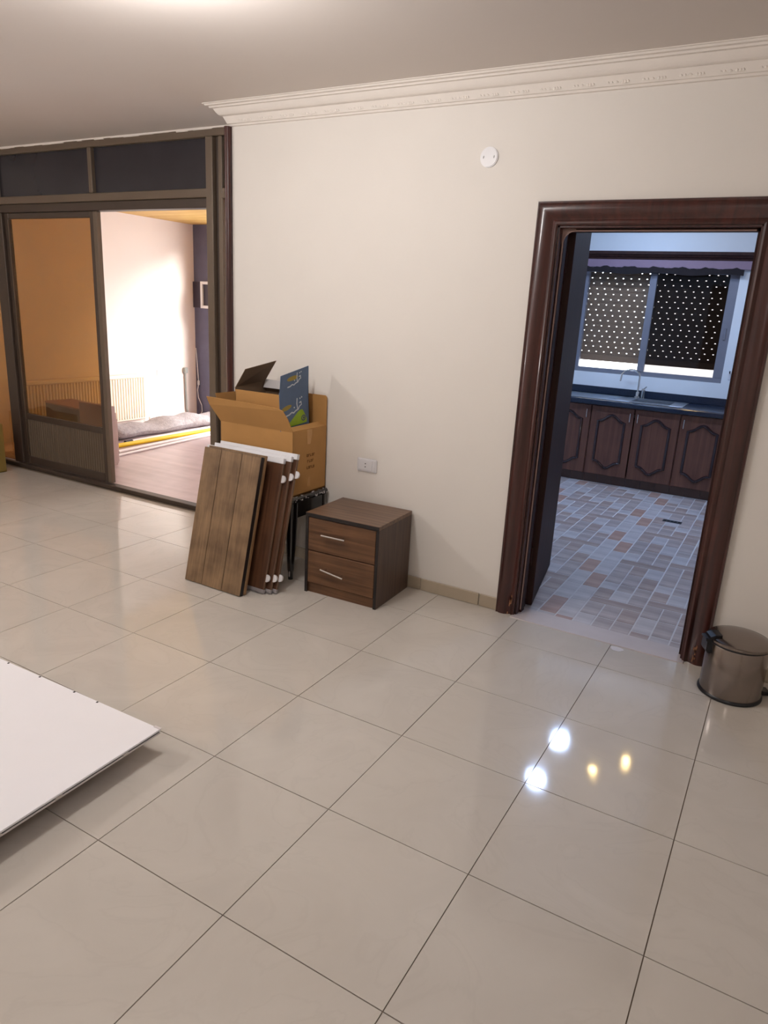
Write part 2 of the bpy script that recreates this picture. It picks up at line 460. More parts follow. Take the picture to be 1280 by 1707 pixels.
# casing profile across the face: a = from the opening outwards, b = out of the wall
cp = [(-.012, .0), (-.012, .016), (-.004, .021), (.004, .018), (.012, .012), (.020, .014), (.030, .022), (.044, .029), (.060, .031), (.074, .028), (.082, .022), (.086, .024), (.091, .024), (.094, .018), (.094, 0)]
def casing(y, s):
    mb = MB()
    yv = (0, -s, 0)
    mb.sweep([(DL, y, 0.0), (DL, y, DH), (DR, y, DH), (DR, y, 0.0)],
             [((-1, 0, 0), yv), ((-1, 0, 1), yv), ((1, 0, 1), yv), ((1, 0, 0), yv)], cp)
    return mb
casing(YW, 1).build('casing', M['maroon'], d1, smooth=True)
casing(YK, -1).build('casing', M['maroon'], d1, smooth=True)
jb = MB()
jb.box((DL - .001, YW - .004, 0), (DL + .022, YK + .004, DH), .002).box((DR - .022, YW - .004, 0), (DR + .001, YK + .004, DH), .002).box((DL, YW - .004, DH - .022), (DR, YK + .004, DH + .001), .002)
jb.build('jamb', M['maroon'], d1)
st = MB()
st.box((DL + .022, 2.40, 0), (DL + .034, 2.446, DH - .022)).box((DR - .034, 2.40, 0), (DR - .022, 2.446, DH - .022)).box((DL + .022, 2.40, DH - .034), (DR - .022, 2.446, DH - .022))
st.build('door_stop', M['leaf'], d1)
gk = [(DL + .028, 2.397, .02), (DL + .028, 2.397, DH - .085)] + [(DL + .028 + .055 * (1 - math.cos(a)), 2.397, DH - .085 + .055 * math.sin(a)) for a in [i * PI / 12 for i in range(1, 7)]] + [(DR - .04, 2.397, DH - .03)]
MB().tube(gk, .004, 6).build('gasket', M['rubber_pale'], d1)
MB().prism([(DL + .02, DH - .02), (DL + .02, DH - .085)] + [(DL + .028 + .055 * (1 - math.cos(a)), DH - .085 + .055 * math.sin(a)) for a in [i * PI / 12 for i in range(0, 7)]] + [(DL + .085, DH - .02)], XZ(2.398), 0, .01).build('corner_filler', M['rubber_pale'], d1)
# worn feet of the casings
for (a, b) in ((-.075, -.052), (.872, .893)):
    w = MB()
    for k in range(7):
        xx = a + (b - a) * random.random(); zz = .006 + .10 * random.random(); hh = .008 + .035 * random.random()
        w.prism([(xx - .003, zz), (xx + .002, zz - .003), (xx + .004, zz + hh * .6), (xx, zz + hh)], XZ(YW - .0335), 0, .004)
    tag(w.build('worn_patch', M['worn'], d1), 'bare wood where the varnish has worn off')
# strike plate, on the right jamb
B((DR - .0225, 2.405, 1.79), (DR - .0215, 2.445, 1.93)).build('strike_plate', M['chrome'], d1)
# the leaf, turned into the kitchen
lf = D.objects.new('door_leaf', B((0, -.040, .008), (.735, 0, 2.10), .003).mesh('door_leaf', M['leaf'])); COL.objects.link(lf); lf.parent = d1
lf.location = (-.035, 2.512, 0); lf.rotation_euler = (0, 0, math.radians(99.5))
for z in (.25, 1.05, 1.8):
    MB().tube([(-.026, 2.505, z), (-.026, 2.505, z + .1)], .007, 8).build('hinge', M['leaf'], d1)
hd = MB().tube([(.68, 0, 1.02), (.68, .045, 1.02), (.58, .045, 1.02)], .009, 8); hd.box((.66, 0, .93), (.70, .006, 1.1))
hd.build('handle', M['chrome'], lf)
struct('trim_3', B((DL - .0005, 2.306, -.06), (DR + .0005, 2.472, .004), .003), M['marble'], 'pale marble threshold strip in the kitchen doorway')

# ------------------------------------------------------------------ partition: door_2
p2 = struct_empty('door_2', 'bronze aluminium glazed partition with an amber sliding door, left of the cream wall')
y0, y1 = YP, YP + .07
def rail(a, b, mt='alu', name='rail', ya=y0, yb=y1): B((a[0], ya, a[1]), (b[0], yb, b[1]), .004).build(name, M[mt], p2)
rail((-5.6, 2.605), (XE - .002, 2.656), name='top_rail')
rail((-5.6, 2.235), (-2.593, 2.292), name='transom_rail')
rail((-5.6, 2.172), (-2.593, 2.234), mt='alu_dark', name='track_rail', ya=y0 + .012, yb=y1 + .03)
rail((-2.461, 2.225), (XE - .06, 2.29), name='transom_rail')
rail((-5.6, .0), (-2.075, .036), mt='alu_dark', name='floor_track', ya=y0 - .012, yb=y0 + .062)
rail((-5.03, .043), (-4.90, 2.171), mt='alu_dark', name='post')
rail((-3.785, 2.293), (-3.745, 2.604), name='transom_mullion')
rail((-4.98, 2.293), (-4.93, 2.604), name='transom_mullion')
rail((-2.592, .043), (-2.532, 2.604), name='post', ya=y0 - .012)
rail((-2.531, .043), (-2.496, 2.604), mt='alu_dark', name='post', ya=y0 + .02)
rail((-2.495, .043), (-2.462, 2.604), name='post', ya=y0 + .004)
for a, b in ((-5.6, -4.985), (-4.925, -3.79), (-3.74, -2.595), (-2.46, XE - .06)):
    B((a, y0 + .03, 2.293), (b, y0 + .04, 2.604)).build('transom_pane', M['transom'], p2)
B((-2.461, y0 + .03, .044), (XE - .06, y0 + .036, 2.224)).build('glass_pane', M['clear'], p2)
B((-5.6, y0 + .03, .043), (-5.035, y0 + .036, 2.171)).build('glass_pane', M['amber'], p2)
def sliding(xa, xb):
    ys, ye = y0 + .024, y0 + .058
    s = B((xa, ys, .044), (xa + .055, ye, 2.17), .004).box((xb - .085, ys, .044), (xb - .045, ye, 2.17), .004).box((xa + .055, ys, 2.125), (xb - .085, ye, 2.17), .004).box((xa + .055, ys, .45), (xb - .085, ye, .505), .004).box((xa + .055, ys, .044), (xb - .085, ye, .115), .004).build('sliding_door', M['alu_dark'], p2)
    B((xb - .044, ys - .004, .044), (xb, ye + .004, 2.17), .004).build('stile', M['alu'], s)
    B((xa + .05, ys + .014, .50), (xb - .08, ys + .02, 2.13)).build('glass_pane', M['amber'], s)
    rb = MB(); rb.box((xa + .05, ys + .016, .11), (xb - .08, ys + .022, .455))
    n = 34; w = (xb - xa - .14) / n
    for k in range(n):
        xx = xa + .055 + k * w
        rb.prism([(xx + .002, ys + .016), (xx + w * .3, ys + .004), (xx + w * .7, ys + .004), (xx + w - .002, ys + .016)], lambda u, v, d: (u, v, d), .113, .452)
    tag(rb.build('ribbed_panel', M['alu'], s), None, None, None, 'stuff')
    MB().prism([(xb - .05, 1.0), (xb - .035, 1.0), (xb - .035, 1.09), (xb - .05, 1.09)], XZ(ys), -.003, 0).build('pull', M['edge_black'], s)
    # thin silver glazing bead along the left stile
    B((xa + .05, ys - .003, .12), (xa + .056, ys + .001, 2.12)).build('bead', M['alu'], s)
sliding(-4.90, -3.742)
# rough white sealant line where the partition meets the ceiling
sl = MB()
xs = -5.6
while xs < -2.2:
    w = random.uniform(.05, .16); sl.box((xs, YP - .008, 2.648 + random.uniform(-.004, .004)), (xs + w, YP + .004, 2.661)); xs += w
tag(sl.build('sealant', M['crown'], p2), 'rough white sealant line under the ceiling')

# ------------------------------------------------------------------ sunroom shell
struct('floor', B((SX, 2.82, -.08), (-2.2, SY, 0)), M['sunfloor'], 'mauve laminate floor of the sunroom')
struct('wall_left', B((SX - .1, 2.7, 0), (SX, SY + .1, 2.6)), M['sunwall'], 'white sunroom wall with the radiator')
WX0, WX1, WZ0, WZ1 = -5.47, -2.5, .12, 2.36
bw = MB().box((SX, SY, 0), (WX0, SY + .12, 2.6)).box((WX1, SY, 0), (-2.2, SY + .12, 2.6)).box((WX0, SY, 0), (WX1, SY + .12, WZ0)).box((WX0, SY, WZ1), (WX1, SY + .12, 2.6))
struct('wall_back', bw, M['darkwall'], 'slate blue sunroom back wall')
struct('wall_right', B((-2.2, 2.79, 0), (-2.08, SY + .12, 2.6)), M['sunwall'], 'white right wall of the sunroom')
sc_ = struct_empty('ceiling', 'yellow pine board ceiling of the sunroom')
yy = 2.79
while yy < SY - .02:
    ye = min(yy + .40, SY)
    B((SX, yy + .002, 2.465), (-2.2, ye - .002, 2.49), .003).build('plank', M['pine'], sc_); yy += .40
B((SX - .1, 2.79, 2.487), (-2.08, SY + .12, 2.6)).build('ceiling_deck', M['pine'], sc_)
w3 = struct_empty('window_3', 'wide sunroom window in the back wall, hidden behind the partition')
f = MB()
for a, b in (((WX0, WZ0), (WX1, WZ0 + .05)), ((WX0, WZ1 - .05), (WX1, WZ1)), ((WX0, WZ0 + .05), (WX0 + .05, WZ1 - .05)), ((WX1 - .05, WZ0 + .05), (WX1, WZ1 - .05)), ((-3.95, WZ0 + .05), (-3.9, WZ1 - .05))):
    f.box((a[0], SY + .04, a[1]), (b[0], SY + .08, b[1]))
f.build('window_frame', M['win_alu'], w3)
B((WX0 + .04, SY + .056, WZ0 + .04), (-3.93, SY + .06, WZ1 - .04)).build('pane', M['clear'], w3)
B((-3.92, SY + .056, WZ0 + .04), (WX1 - .04, SY + .06, WZ1 - .04)).build('pane', M['clear'], w3)

# ------------------------------------------------------------------ kitchen shell
kf = struct('floor', B((-1.6, 2.501, -.08), (2.2, KY, -.004)).box((DL, 2.472, -.08), (DR, 2.501, -.004)).box((-1.6, 2.473, -.004), (2.2, KY, -.0012)), M['kgrout'], 'kitchen floor of small pale taupe and rust tiles')
pieces = []
def kblock_ab(x, ph):           # two columns of long pieces, rust ones staggered
    for cidx in (0, 1):
        y = 2.49 - .8 + ph - cidx * .26
        while y < 5.9:
            for (h, mt) in ((.27, 'ktile_c'), (.27, 'ktile_a'), (.26, 'ktile_a')):
                pieces.append((x + cidx * .1, y, x + cidx * .1 + .1, y + h, mt)); y += h
def kblock_c(x, ph):            # a long bar and three columns of short pieces
    y = 2.49 - .8 + ph
    k = 0
    while y < 5.9:
        pieces.append((x, y, x + .3, y + .09, 'ktile_b'))
        for cidx in range(3):
            yy = y + .09
            for j, h in enumerate((.17, .12, .22, .2)):
                mt = ['ktile_d', 'ktile_b', 'ktile_a', 'ktile_d'][(j + cidx + k) % 4]
                pieces.append((x + cidx * .1, yy, x + cidx * .1 + .1, yy + h, mt)); yy += h
        y += .8; k += 1
kblock_ab(.05, .02); kblock_c(.25, .33); kblock_c(.55, .47); kblock_c(-.25, .57); kblock_c(-.55, .17); kblock_ab(-.75, .3); kblock_c(-1.05, .4)
kblock_ab(.85, .4); kblock_c(1.05, .2)
kmesh = {}
vis, rest = [], []
for (xa, ya, xb, yb, mt) in pieces:
    ya, yb = max(ya, 2.474), min(yb, 5.93)
    if yb - ya < .02: continue
    cx, cy = (xa + xb) / 2, (ya + yb) / 2
    inview = (-1.05 + .12 * max(0, 5.9 - cy) * 0 < cx < .92) and cx > -.12 - (cy - 2.5) * .30
    (vis if inview else rest).append((xa, ya, xb, yb, mt))
vis.sort(key=lambda q: q[1])
for q in vis[300:]: rest.append(q)
for (xa, ya, xb, yb, mt) in vis[:300]:
    key = (round(xb - xa, 3), round(yb - ya, 3), mt)
    if key not in kmesh:
        g = .0035
        kmesh[key] = B((-key[0] / 2 + g, -key[1] / 2 + g, -.008), (key[0] / 2 - g, key[1] / 2 - g, 0), .0015).mesh('tile', M[mt])
    place('tile', kmesh[key], kf, ((xa + xb) / 2, (ya + yb) / 2, random.uniform(-.0006, .0006)))
g = .0035
for mt in ('ktile_a', 'ktile_b', 'ktile_c', 'ktile_d'):
    far = MB()
    for (xa, ya, xb, yb, m_) in rest:
        if m_ == mt: far.box((xa + g, ya + g, -.008), (xb - g, yb - g, 0))
    if far.v: tag(far.build('tile_field', M[mt], kf), None, None, None, 'stuff')

KWL, KWR, KWB, KWT = -1.03, .44, 1.045, 2.07
kw = MB().box((-1.6, KY, 0), (KWL, KY + .2, 2.8)).box((KWR, KY, 0), (2.2, KY + .2, 2.8)).box((KWL, KY, 0), (KWR, KY + .2, KWB)).box((KWL, KY, KWT + .02), (KWR, KY + .2, 2.8))
struct('wall_kitchen_back', kw, M['kwall'], 'white kitchen back wall around the window')
struct('wall_kitchen_left', B((-1.7, YK, 0), (-1.6, KY + .2, 2.8)), M['kwall'], 'white left wall of the kitchen')
struct('wall_kitchen_right', B((2.2, YK, 0), (2.3, KY + .2, 2.8)), M['kwall'], 'white right wall of the kitchen')
struct('wall_kitchen_front', B((-1.6, YK + .001, 0), (DL - .1, YK + .006, 2.8)).box((DR + .1, YK + .001, 0), (2.2, YK + .006, 2.8)).box((DL - .1, YK + .001, DH + .1), (DR + .1, YK + .006, 2.8)), M['kwall'], 'white kitchen side of the doorway wall')
struct('ceiling', B((-1.7, YK, 2.70), (2.3, KY + .2, 2.8)), M['kwall'], 'flat white kitchen ceiling')

# kitchen window
w1 = struct_empty('window_1', 'grey aluminium kitchen window with a perforated brown roller shutter')
fy0, fy1 = KY + .03, KY + .09
f = MB()
f.box((KWL, fy0, KWB), (KWR, fy1, KWB + .045), .003).box((KWL, fy0, KWB + .045), (KWL + .07, fy1, KWT), .003).box((KWR - .085, fy0, KWB + .045), (KWR, fy1, KWT), .003).box((KWL + .07, fy0, KWT - .03), (KWR - .085, fy1, KWT), .003)
f.build('window_frame', M['win_alu'], w1)
B((-.358, fy0 - .012, KWB + .046), (-.292, fy1 - .02, KWT - .031), .003).build('mullion', M['win_alu'], w1)
B((KWL + .07, fy0 + .03, KWB + .045), (-.358, fy0 + .034, KWT - .03)).build('pane', M['clear'], w1)
B((-.292, fy0 + .02, KWB + .045), (KWR - .085, fy0 + .024, KWT - .03)).build('pane', M['screen'], w1)
B((KWR - .055, fy0 - .012, 1.45), (KWR - .035, fy0, 1.56), .003).build('latch', M['win_alu'], w1)
sh = .0525
sx0, sx1 = KWL + .03, KWR - .03
ys = KY + .125
def slat_mesh(shift):
    mb = MB()
    pitch = .078; hw, hh = .0072, .0042
    xs = [sx0]
    x = sx0 + .03 + shift
    holes = []
    while x < sx1 - .03:
        holes.append(x); x += pitch
    zc = sh * .5
    mb.box((sx0, ys, .002), (sx1, ys + .012, zc - hh)); mb.box((sx0, ys, zc + hh), (sx1, ys + .012, sh - .001))
    mb.box((sx0, ys + .009, -.004), (sx1, ys + .014, .004))
    e = sx0
    for h in holes:
        mb.box((e, ys, zc - hh), (h - hw, ys + .012, zc + hh)); e = h + hw
    mb.box((e, ys, zc - hh), (sx1, ys + .012, zc + hh))
    return mb.mesh('slat', M['shutter'])
sm = [slat_mesh(0), slat_mesh(.039), slat_mesh(.018)]
z = 1.225
k = 0
while z < 2.09:
    place('slat', sm[[0, 1, 2, 1, 0, 2][k % 6]], w1, (0, 0, z)); z += sh; k += 1
B((sx0, ys - .004, 1.158), (sx1, ys + .018, 1.224), .004).build('bottom_bar', M['shutter'], w1)
B((sx0 - .02, KY + .10, KWB - .0), (sx0 + .0, KY + .16, KWT + .02)).build('guide', M['win_alu'], w1)
B((sx1, KY + .10, KWB - .0), (sx1 + .02, KY + .16, KWT + .02)).build('guide', M['win_alu'], w1)
B((KWL, KY + .09, KWB - .02), (KWR, KY + .24, KWB + .005)).build('sill', M['marble'], w1)

tr4 = struct_empty('trim_4', 'dark wooden cornice with a lilac board above the kitchen window')
co = [(0, 2.160), (.05, 2.160), (.055, 2.175), (.075, 2.185), (.085, 2.20), (.10, 2.205), (.10, 2.232), (0, 2.232)]
MB().sweep([(-1.59, KY, 0), (1.4, KY, 0)], [((0, -1, 0), (0, 0, 1))] * 2, co).build('cornice', M['leaf'], tr4)
B((-1.59, KY - .045, 2.085), (1.4, KY, 2.159)).build('board', M['lilac'], tr4)
vl = MB()
n = 60
top, bot = [], []
for i in range(n + 1):
    x = -1.55 + i * (2.02 / n)
    top.append((x, 2.088 + .008 * math.sin(i * .9) + .006 * math.sin(i * 2.3)))
    bot.append((x, 2.030 + .010 * math.sin(i * .35 + 1)))
for i in range(n):
    vl.prism([bot[i], bot[i + 1], top[i + 1], top[i]], XZ(KY - .052), 0, .004)
vl.build('valance', M['cloth'], tr4)

# ------------------------------------------------------------------ kitchen units
CF = 5.90
def cabinet(x0, doors, label, w=.413):
    """doors: list of handle sides ('l' / 'r')."""
    n = len(doors); x1 = x0 + w * n
    t = thing('base_cabinet', label, 'cabinet', (0, 0, 0), group='kitchen base cabinets')
    t.location = (x0, CF, 0)
    bb_ = B((.001, .02, .09), (.018, KY - CF - .004, .775)).box((w * n - .018, .02, .09), (w * n - .001, KY - CF - .004, .775)).box((.018, .02, .09), (w * n - .018, KY - CF - .004, .108)).box((.018, KY - CF - .014, .108), (w * n - .018, KY - CF - .004, .775))
    bb_.box((.018, .0205, .72), (w * n - .018, .032, .775))
    bb_.build('body', M['kcab'], t)
    for k, sd in enumerate(doors):
        a = k * w + .006; b = (k + 1) * w - .006
        dr = B((a, 0, .095), (b, .019, .772), .003).build('door', M['kcab'], t)
        l, r, bo, to = a + .075, b - .075, .195, .665
        c = (l + r) / 2; hw = (r - l) / 2
        path = [(l, bo + .035), (l, to - .035)]
        up = []
        for i in range(1, 12):
            s = -1 + i / 6
            s_ = s
            up.append((c + hw * s, to - .035 + .062 * (0.5 + .5 * math.cos(PI * s)) ** 1.5))
        dn = [(u, (bo + .035) - ((v) - (to - .035))) for u, v in up][::-1]
        path = [(l, bo + .035), (l, to - .035)] + up + [(r, to - .035), (r, bo + .035)] + dn
        mp = path + [path[0]]
        MB().tube([(u, -.001, v) for u, v in mp], .0135, 8).build('panel_moulding', M['kmould'], dr, smooth=True)
        hx = a + .03 if sd == 'l' else b - .03
        MB().tube([(hx, .002, .735), (hx, -.022, .73), (hx, -.022, .65), (hx, .002, .645)], .0045, 8).build('handle', M['chrome'], dr, smooth=True)
    tz = [.14] * 3 * n
    for k in range(3 * n):
        B((k * w / 3 + .001, .045, .001), ((k + 1) * w / 3 - .001, .06, .088)).build('tile', M['kfoot'], t)
    return t
cabinet(-1.445, ['r'], 'brown arched-panel base cabinet mostly hidden behind the open door leaf')
cabinet(-1.032, ['r'], 'single-door brown base cabinet left of the sink cabinet')
cabinet(-.619, ['r', 'l'], 'two-door brown base cabinet under the sink tap')
cabinet(.207, ['l'], 'single-door brown base cabinet right of the sink cabinet, by the casing')
cabinet(.620, ['l', 'r'], 'two-door brown base cabinet out of sight behind the right casing')
SKX0, SKX1, SKY0, SKY1 = -1.0, .20, 5.92, 6.36
ct = MB()
zc0, zc1 = .778, .832
bx0, bx1, by0, by1 = -.28, .08, 5.98, 6.30
prof = [(5.855, .790), (5.862, .780), (5.88, .778), (6.44, .778), (6.44, .832), (5.88, .832), (5.862, .829), (5.855, .820)]
for a, b in ((-1.595, bx0), (bx1, 1.6)):
    ct.prism(prof, lambda u, v, d: (d, u, v), a, b)
ct.prism([(5.855, .790), (5.862, .780), (5.88, .778), (by0, .778), (by0, .832), (5.88, .832), (5.862, .829), (5.855, .820)], lambda u, v, d: (d, u, v), bx0, bx1)
ct.box((bx0, by1, .778), (bx1, 6.44, .832))
wt = ct.build('countertop', M['granite'])
tag(wt, 'dark granite kitchen worktop with an upstand under the window', 'countertop')
B((-1.595, 6.43, .833), (1.6, KY - .001, .905), .002).build('upstand', M['granite'], wt)
sk = thing('sink', 'stainless steel inset sink with a drainer under the kitchen window', 'sink', (0, 0, .8325))
rim = MB()
rim.box((SKX0, SKY0, 0), (bx0 + .001, SKY1, .006), .002).box((bx1 - .001, SKY0, 0), (SKX1, SKY1, .006), .002).box((bx0, SKY0, 0), (bx1, by0 + .002, .006)).box((bx0, by1 - .002, 0), (bx1, SKY1, .006))
rim.build('rim', M['steel'], sk)
bw_ = MB()
bw_.box((bx0, by0, -.15), (bx1, by1, -.146)).box((bx0, by0, -.15), (bx0 + .004, by1, .001)).box((bx1 - .004, by0, -.15), (bx1, by1, .001)).box((bx0, by0, -.15), (bx1, by0 + .004, .001)).box((bx0, by1 - .004, -.15), (bx1, by1, .001))
bw_.build('bowl', M['steel'], sk)
for k in range(7):
    B((SKX0 + .08, 5.98 + k * .045, .006), (bx0 - .14, 5.99 + k * .045, .009), .001).build('drainer_rib', M['steel'], sk)
fc = thing('faucet', 'chrome gooseneck mixer tap behind the sink', 'faucet', (-.29, 6.335, .839))
MB().lathe([(.028, 0), (.028, .008), (.018, .016), (.016, .055), (.013, .06)], n=16).build('base', M['chrome'], fc, smooth=True)
pts = [(0, 0, .05), (0, 0, .20)] + [(-.085 * (1 - math.cos(a)) / 1, -.03 * (1 - math.cos(a)), .20 + .075 * math.sin(a)) for a in [i * PI / 10 for i in range(1, 10)]] + [(-.172, -.06, .155)]
MB().tube(pts, .009, 10).build('spout', M['chrome'], fc, smooth=True)
MB().lathe([(.018, 0), (.018, .07), (.02, .075), (.014, .10)], c=(.055, -.012, 0), n=14).build('mixer_body', M['chrome'], fc, smooth=True)
MB().tube([(.055, -.012, .095), (.085, -.05, .12)], .006, 8).build('lever', M['chrome'], fc)
hk = thing('wall_hook', 'small dark metal hook on the white wall right of the kitchen window', 'hook', (.505, KY, 1.15))
B((-.012, -.008, -.06), (.012, 0, .02), .002).build('plate', M['white_plastic'], hk)
MB().tube([(0, -.008, 0), (0, -.035, .004), (0, -.045, .02)], .006, 8).build('prong', M['dark_iron'], hk)
dn_ = thing('floor_drain', 'small dark slotted drain in the kitchen floor', 'drain', (.393, 4.945, .001))
B((-.074, -.032, 0), (.074, .032, .003)).build('frame', M['dark_iron'], dn_)
for k in range(5):
    B((-.066 + k * .028, -.024, .003), (-.048 + k * .028, .024, .0045)).build('slot', M['hole'], dn_)

def downlight(x, y, z, r, mt, power, col, label, group):
    t = thing('downlight', label, 'ceiling light', (x, y, z), group=group)
    MB().lathe([(r + .02, 0), (r + .02, -.006), (r + .002, -.008), (r + .002, -.004), (r + .002, 0)], n=24).build('ring', M['lamp_shell'], t)
    MB().lathe([(r, -.006), (r, -.009)], n=24).build('diffuser', M[mt], t)
    if power > 0:
        l = D.lights.new('bulb', 'AREA'); l.shape = 'DISK'; l.size = r * 2; l.energy = power; l.color = col
        lo = D.objects.new('bulb', l); COL.objects.link(lo); lo.location = (0, 0, -.012); lo.parent = t
for i, yy in enumerate((4.72, 5.48)):
    downlight(-.385, yy, 2.70, .085, 'glow_cool', KITCHEN_POWER, KITCHEN_COL, ['cool white kitchen downlight nearer the doorway', 'cool white kitchen downlight nearer the window'][i], 'cool kitchen downlights')
downlight(.75, 4.72, 2.70, .085, 'glow_cool', KITCHEN_POWER, KITCHEN_COL, 'cool white kitchen downlight right of the doorway axis', 'cool kitchen downlights')
downlight(.052, 5.16, 2.70, .03, 'glow_warm', WARM_POWER, (1, .7, .3), 'small warm yellow spot in the kitchen ceiling, the left of two', 'small warm kitchen spots')
downlight(.30, 5.49, 2.70, .03, 'glow_warm', WARM_POWER, (1, .7, .3), 'small warm yellow spot in the kitchen ceiling, the right of two', 'small warm kitchen spots')

# main room lamps, all out of view; the rear right one is added fill
def ceiling_lamp(x, y, power, label, r=.13):
    t = thing('ceiling_lamp', label, 'ceiling light', (x, y, H))
    MB().lathe([(r * .55, 0), (r * .55, -.02), (r * .6, -.022)], n=24).build('base', M['lamp_shell'], t)
    MB().lathe([(r * .6, -.022), (r * .95, -.03), (r, -.05), (r * .9, -.075), (r * .5, -.095), (.01, -.1)], n=24).build('globe', M['glow_key'], t, smooth=True)
    l = D.lights.new('bulb', 'POINT'); l.energy = power; l.color = KEY_COL; l.shadow_soft_size = r * .8
    lo = D.objects.new('bulb', l); COL.objects.link(lo); lo.location = (0, 0, -.22); lo.parent = t
ceiling_lamp(-.98, .66, KEY_POWER, 'round ceiling lamp above the left end of the cream wall')
ceiling_lamp(1.3, -1.9, FILL_POWER * .30, 'added round fill lamp behind the viewpoint, to the right')  # unseen lamp added only to brighten the room
ceiling_lamp(-3.7, -.35, FILL_POWER, 'round ceiling lamp out of sight to the left, above the white panel')

# ------------------------------------------------------------------ nightstand
ns = thing('nightstand', 'walnut two-drawer nightstand with chrome bar handles, against the cream wall', 'nightstand', (-1.152, 1.925, 0), (0, 0, math.radians(2.2)))
w, d, h = .466, .395, .474
B((0, 0, h - .022), (w, d, h), .001).build('top', M['walnut_top'], ns)
B((0.0005, -.001, h - .0215), (w - .0005, .0005, h - .0015)).build('edge_band', M['edge_black'], ns)
for a in (0, w - .018):
    sp = B((a, .001, 0), (a + .018, d - .001, h - .0225), .001).build('side_panel', M['walnut_z'], ns)
    B((a + .0005, -.0005, .0005), (a + .0175, .001, h - .023)).build('edge_band', M['edge_black'], sp)
B((.019, d - .012, .02), (w - .019, d - .004, h - .023)).build('back_panel', M['walnut_z'], ns)
B((.019, .012, .0), (w - .019, .028, .058), .001).build('plinth', M['walnut_x'], ns)
for k, (z0, z1) in enumerate(((.063, .252), (.258, .447))):
    dr = B((.020, .001, z0), (w - .020, .019, z1), .0015).build('drawer', M['walnut_x'], ns)
    B((.03, .019, z0 + .02), (w - .03, d - .04, z1 - .04)).build('drawer_box', M['walnut_x'], dr)
    hx = .195; zz = (z0 + z1) / 2 + (.014 if k else -.002); tl = 0 if k else -.010
    hm = MB().tube([(hx - .075, -.026, zz - tl), (hx + .075, -.026 - (.006 if not k else 0), zz + tl)], .0055, 10)
    for s in (-1, 1): hm.tube([(hx + s * .052, .002, zz + s * tl * .7), (hx + s * .052, -.026, zz + s * tl * .7)], .0042, 8)
    hm.build('handle', M['chrome'], dr, smooth=True)

# ------------------------------------------------------------------ black stool and the cardboard box on it
stl = thing('stool', 'black lacquered wooden stool spattered with white paint, under the cardboard box', 'stool', (0, 0, 0))
SXL, SXR, SYF, SYB, SZ = -1.86, -1.290, 1.985, 2.345, .508
B((SXL, SYF, SZ - .03), (SXR, SYB, SZ), .010).build('seat', M['black_lacquer'], stl)
B((SXL + .015, SYF + .012, SZ - .125), (SXR - .006, SYB - .012, SZ - .031), .002).build('apron', M['black_lacquer'], stl)
for lx in (SXL + .03, SXR - .036):
    for ly in (SYF + .037, SYB - .038):
        MB().tube([(lx, ly, SZ - .032), (lx, ly, SZ - .12), (lx, ly, .26), (lx, ly, .06), (lx, ly, .045), (lx, ly, .0)], [.036, .036, .031, .020, .016, .015], 12).build('leg', M['black_lacquer'], stl, smooth=True)
sp = MB()
for k in range(46):
    yy = random.uniform(SYF + .02, SYB - .005); r = random.choice([.002, .003, .003, .005, .007])
    if random.random() < .6:
        zz = random.uniform(SZ - .024, SZ - .010); pts = [(yy + r * math.cos(a) * random.uniform(.7, 1.3), zz + .7 * r * math.sin(a)) for a in [i * PI / 3 for i in range(6)]]
        sp.prism(pts, lambda u, v, d: (SXR + d, u, v), -.001, .0008)
    else:
        xx = random.uniform(SXR - .024, SXR - .011); pts = [(xx + .8 * r * math.cos(a), yy + 1.6 * r * math.sin(a)) for a in [i * PI / 3 for i in range(6)]]
        sp.prism(pts, lambda u, v, d: (u, v, SZ + d), -.001, .0008)
tag(sp.build('paint_spatter', M['paint_and_reflection'], stl), 'white paint spatter along the seat edge', None, None, 'stuff')
tag(MB().prism([(-.004, .02), (.004, .02), (.005, .05), (.001, .062), (-.003, .05)], lambda u, v, d: (SXR - .036 + u + .003, SYF + .037 - .0165 - d, v), -.002, .001).build('paint_chip', M['paint_and_reflection'], stl), 'white paint mark on the foot of the leg')

bxt = thing('cardboard_box', 'open brown cardboard box with raised flaps, on the black stool', 'box', (0, 0, 0))
bL, bR, bF, bB, bZ0, bZ1 = -1.855, -1.318, 2.012, 2.345, .509, .886
th = .005
B((bL, bF, bZ0), (bR, bB, bZ0 + .006)).build('bottom', M['card'], bxt)
fp = B((bL, bF, bZ0), (bR, bF + th, bZ1), .001).build('front_panel', M['card'], bxt)
rp = B((bR - th, bF + .001, bZ0), (bR, bB - .001, bZ1), .001).build('side_panel', M['card'], bxt)
B((bL, bF + .001, bZ0), (bL + th, bB - .001, bZ1), .001).build('side_panel', M['card'], bxt)
B((bL, bB - th, bZ0), (bR, bB, bZ1), .001).build('back_panel', M['card'], bxt)
def sheet(name, quad, parent, mt, t=.004, nsub=1):
    """a flap: quad of four 3-D corners, given thickness along its normal."""
    q = [Vector(p) for p in quad]
    n = (q[1] - q[0]).cross(q[3] - q[0]).normalized() * (t / 2)
    mb = MB(); k = len(q)
    mb.add([p - n for p in q] + [p + n for p in q], [tuple(range(k))[::-1], tuple(range(k, 2 * k))] + [(i, (i + 1) % k, k + (i + 1) % k, k + i) for i in range(k)])
    return mb.build(name, mt, parent)
# front flap, lifted and leaning forward, with one crumpled right end
sheet('flap', [(bL, bF + .002, bZ1), (bR, bF + .002, bZ1), (bR - .012, bF - .03, bZ1 + .075), (bR - .034, bF - .050, bZ1 + .122), (bR - .07, bF - .053, bZ1 + .133), (bL + .2, bF - .054, bZ1 + .142), (bL - .055, bF - .058, bZ1 + .145), (bL - .045, bF - .045, bZ1 + .10)], bxt, M['card'])
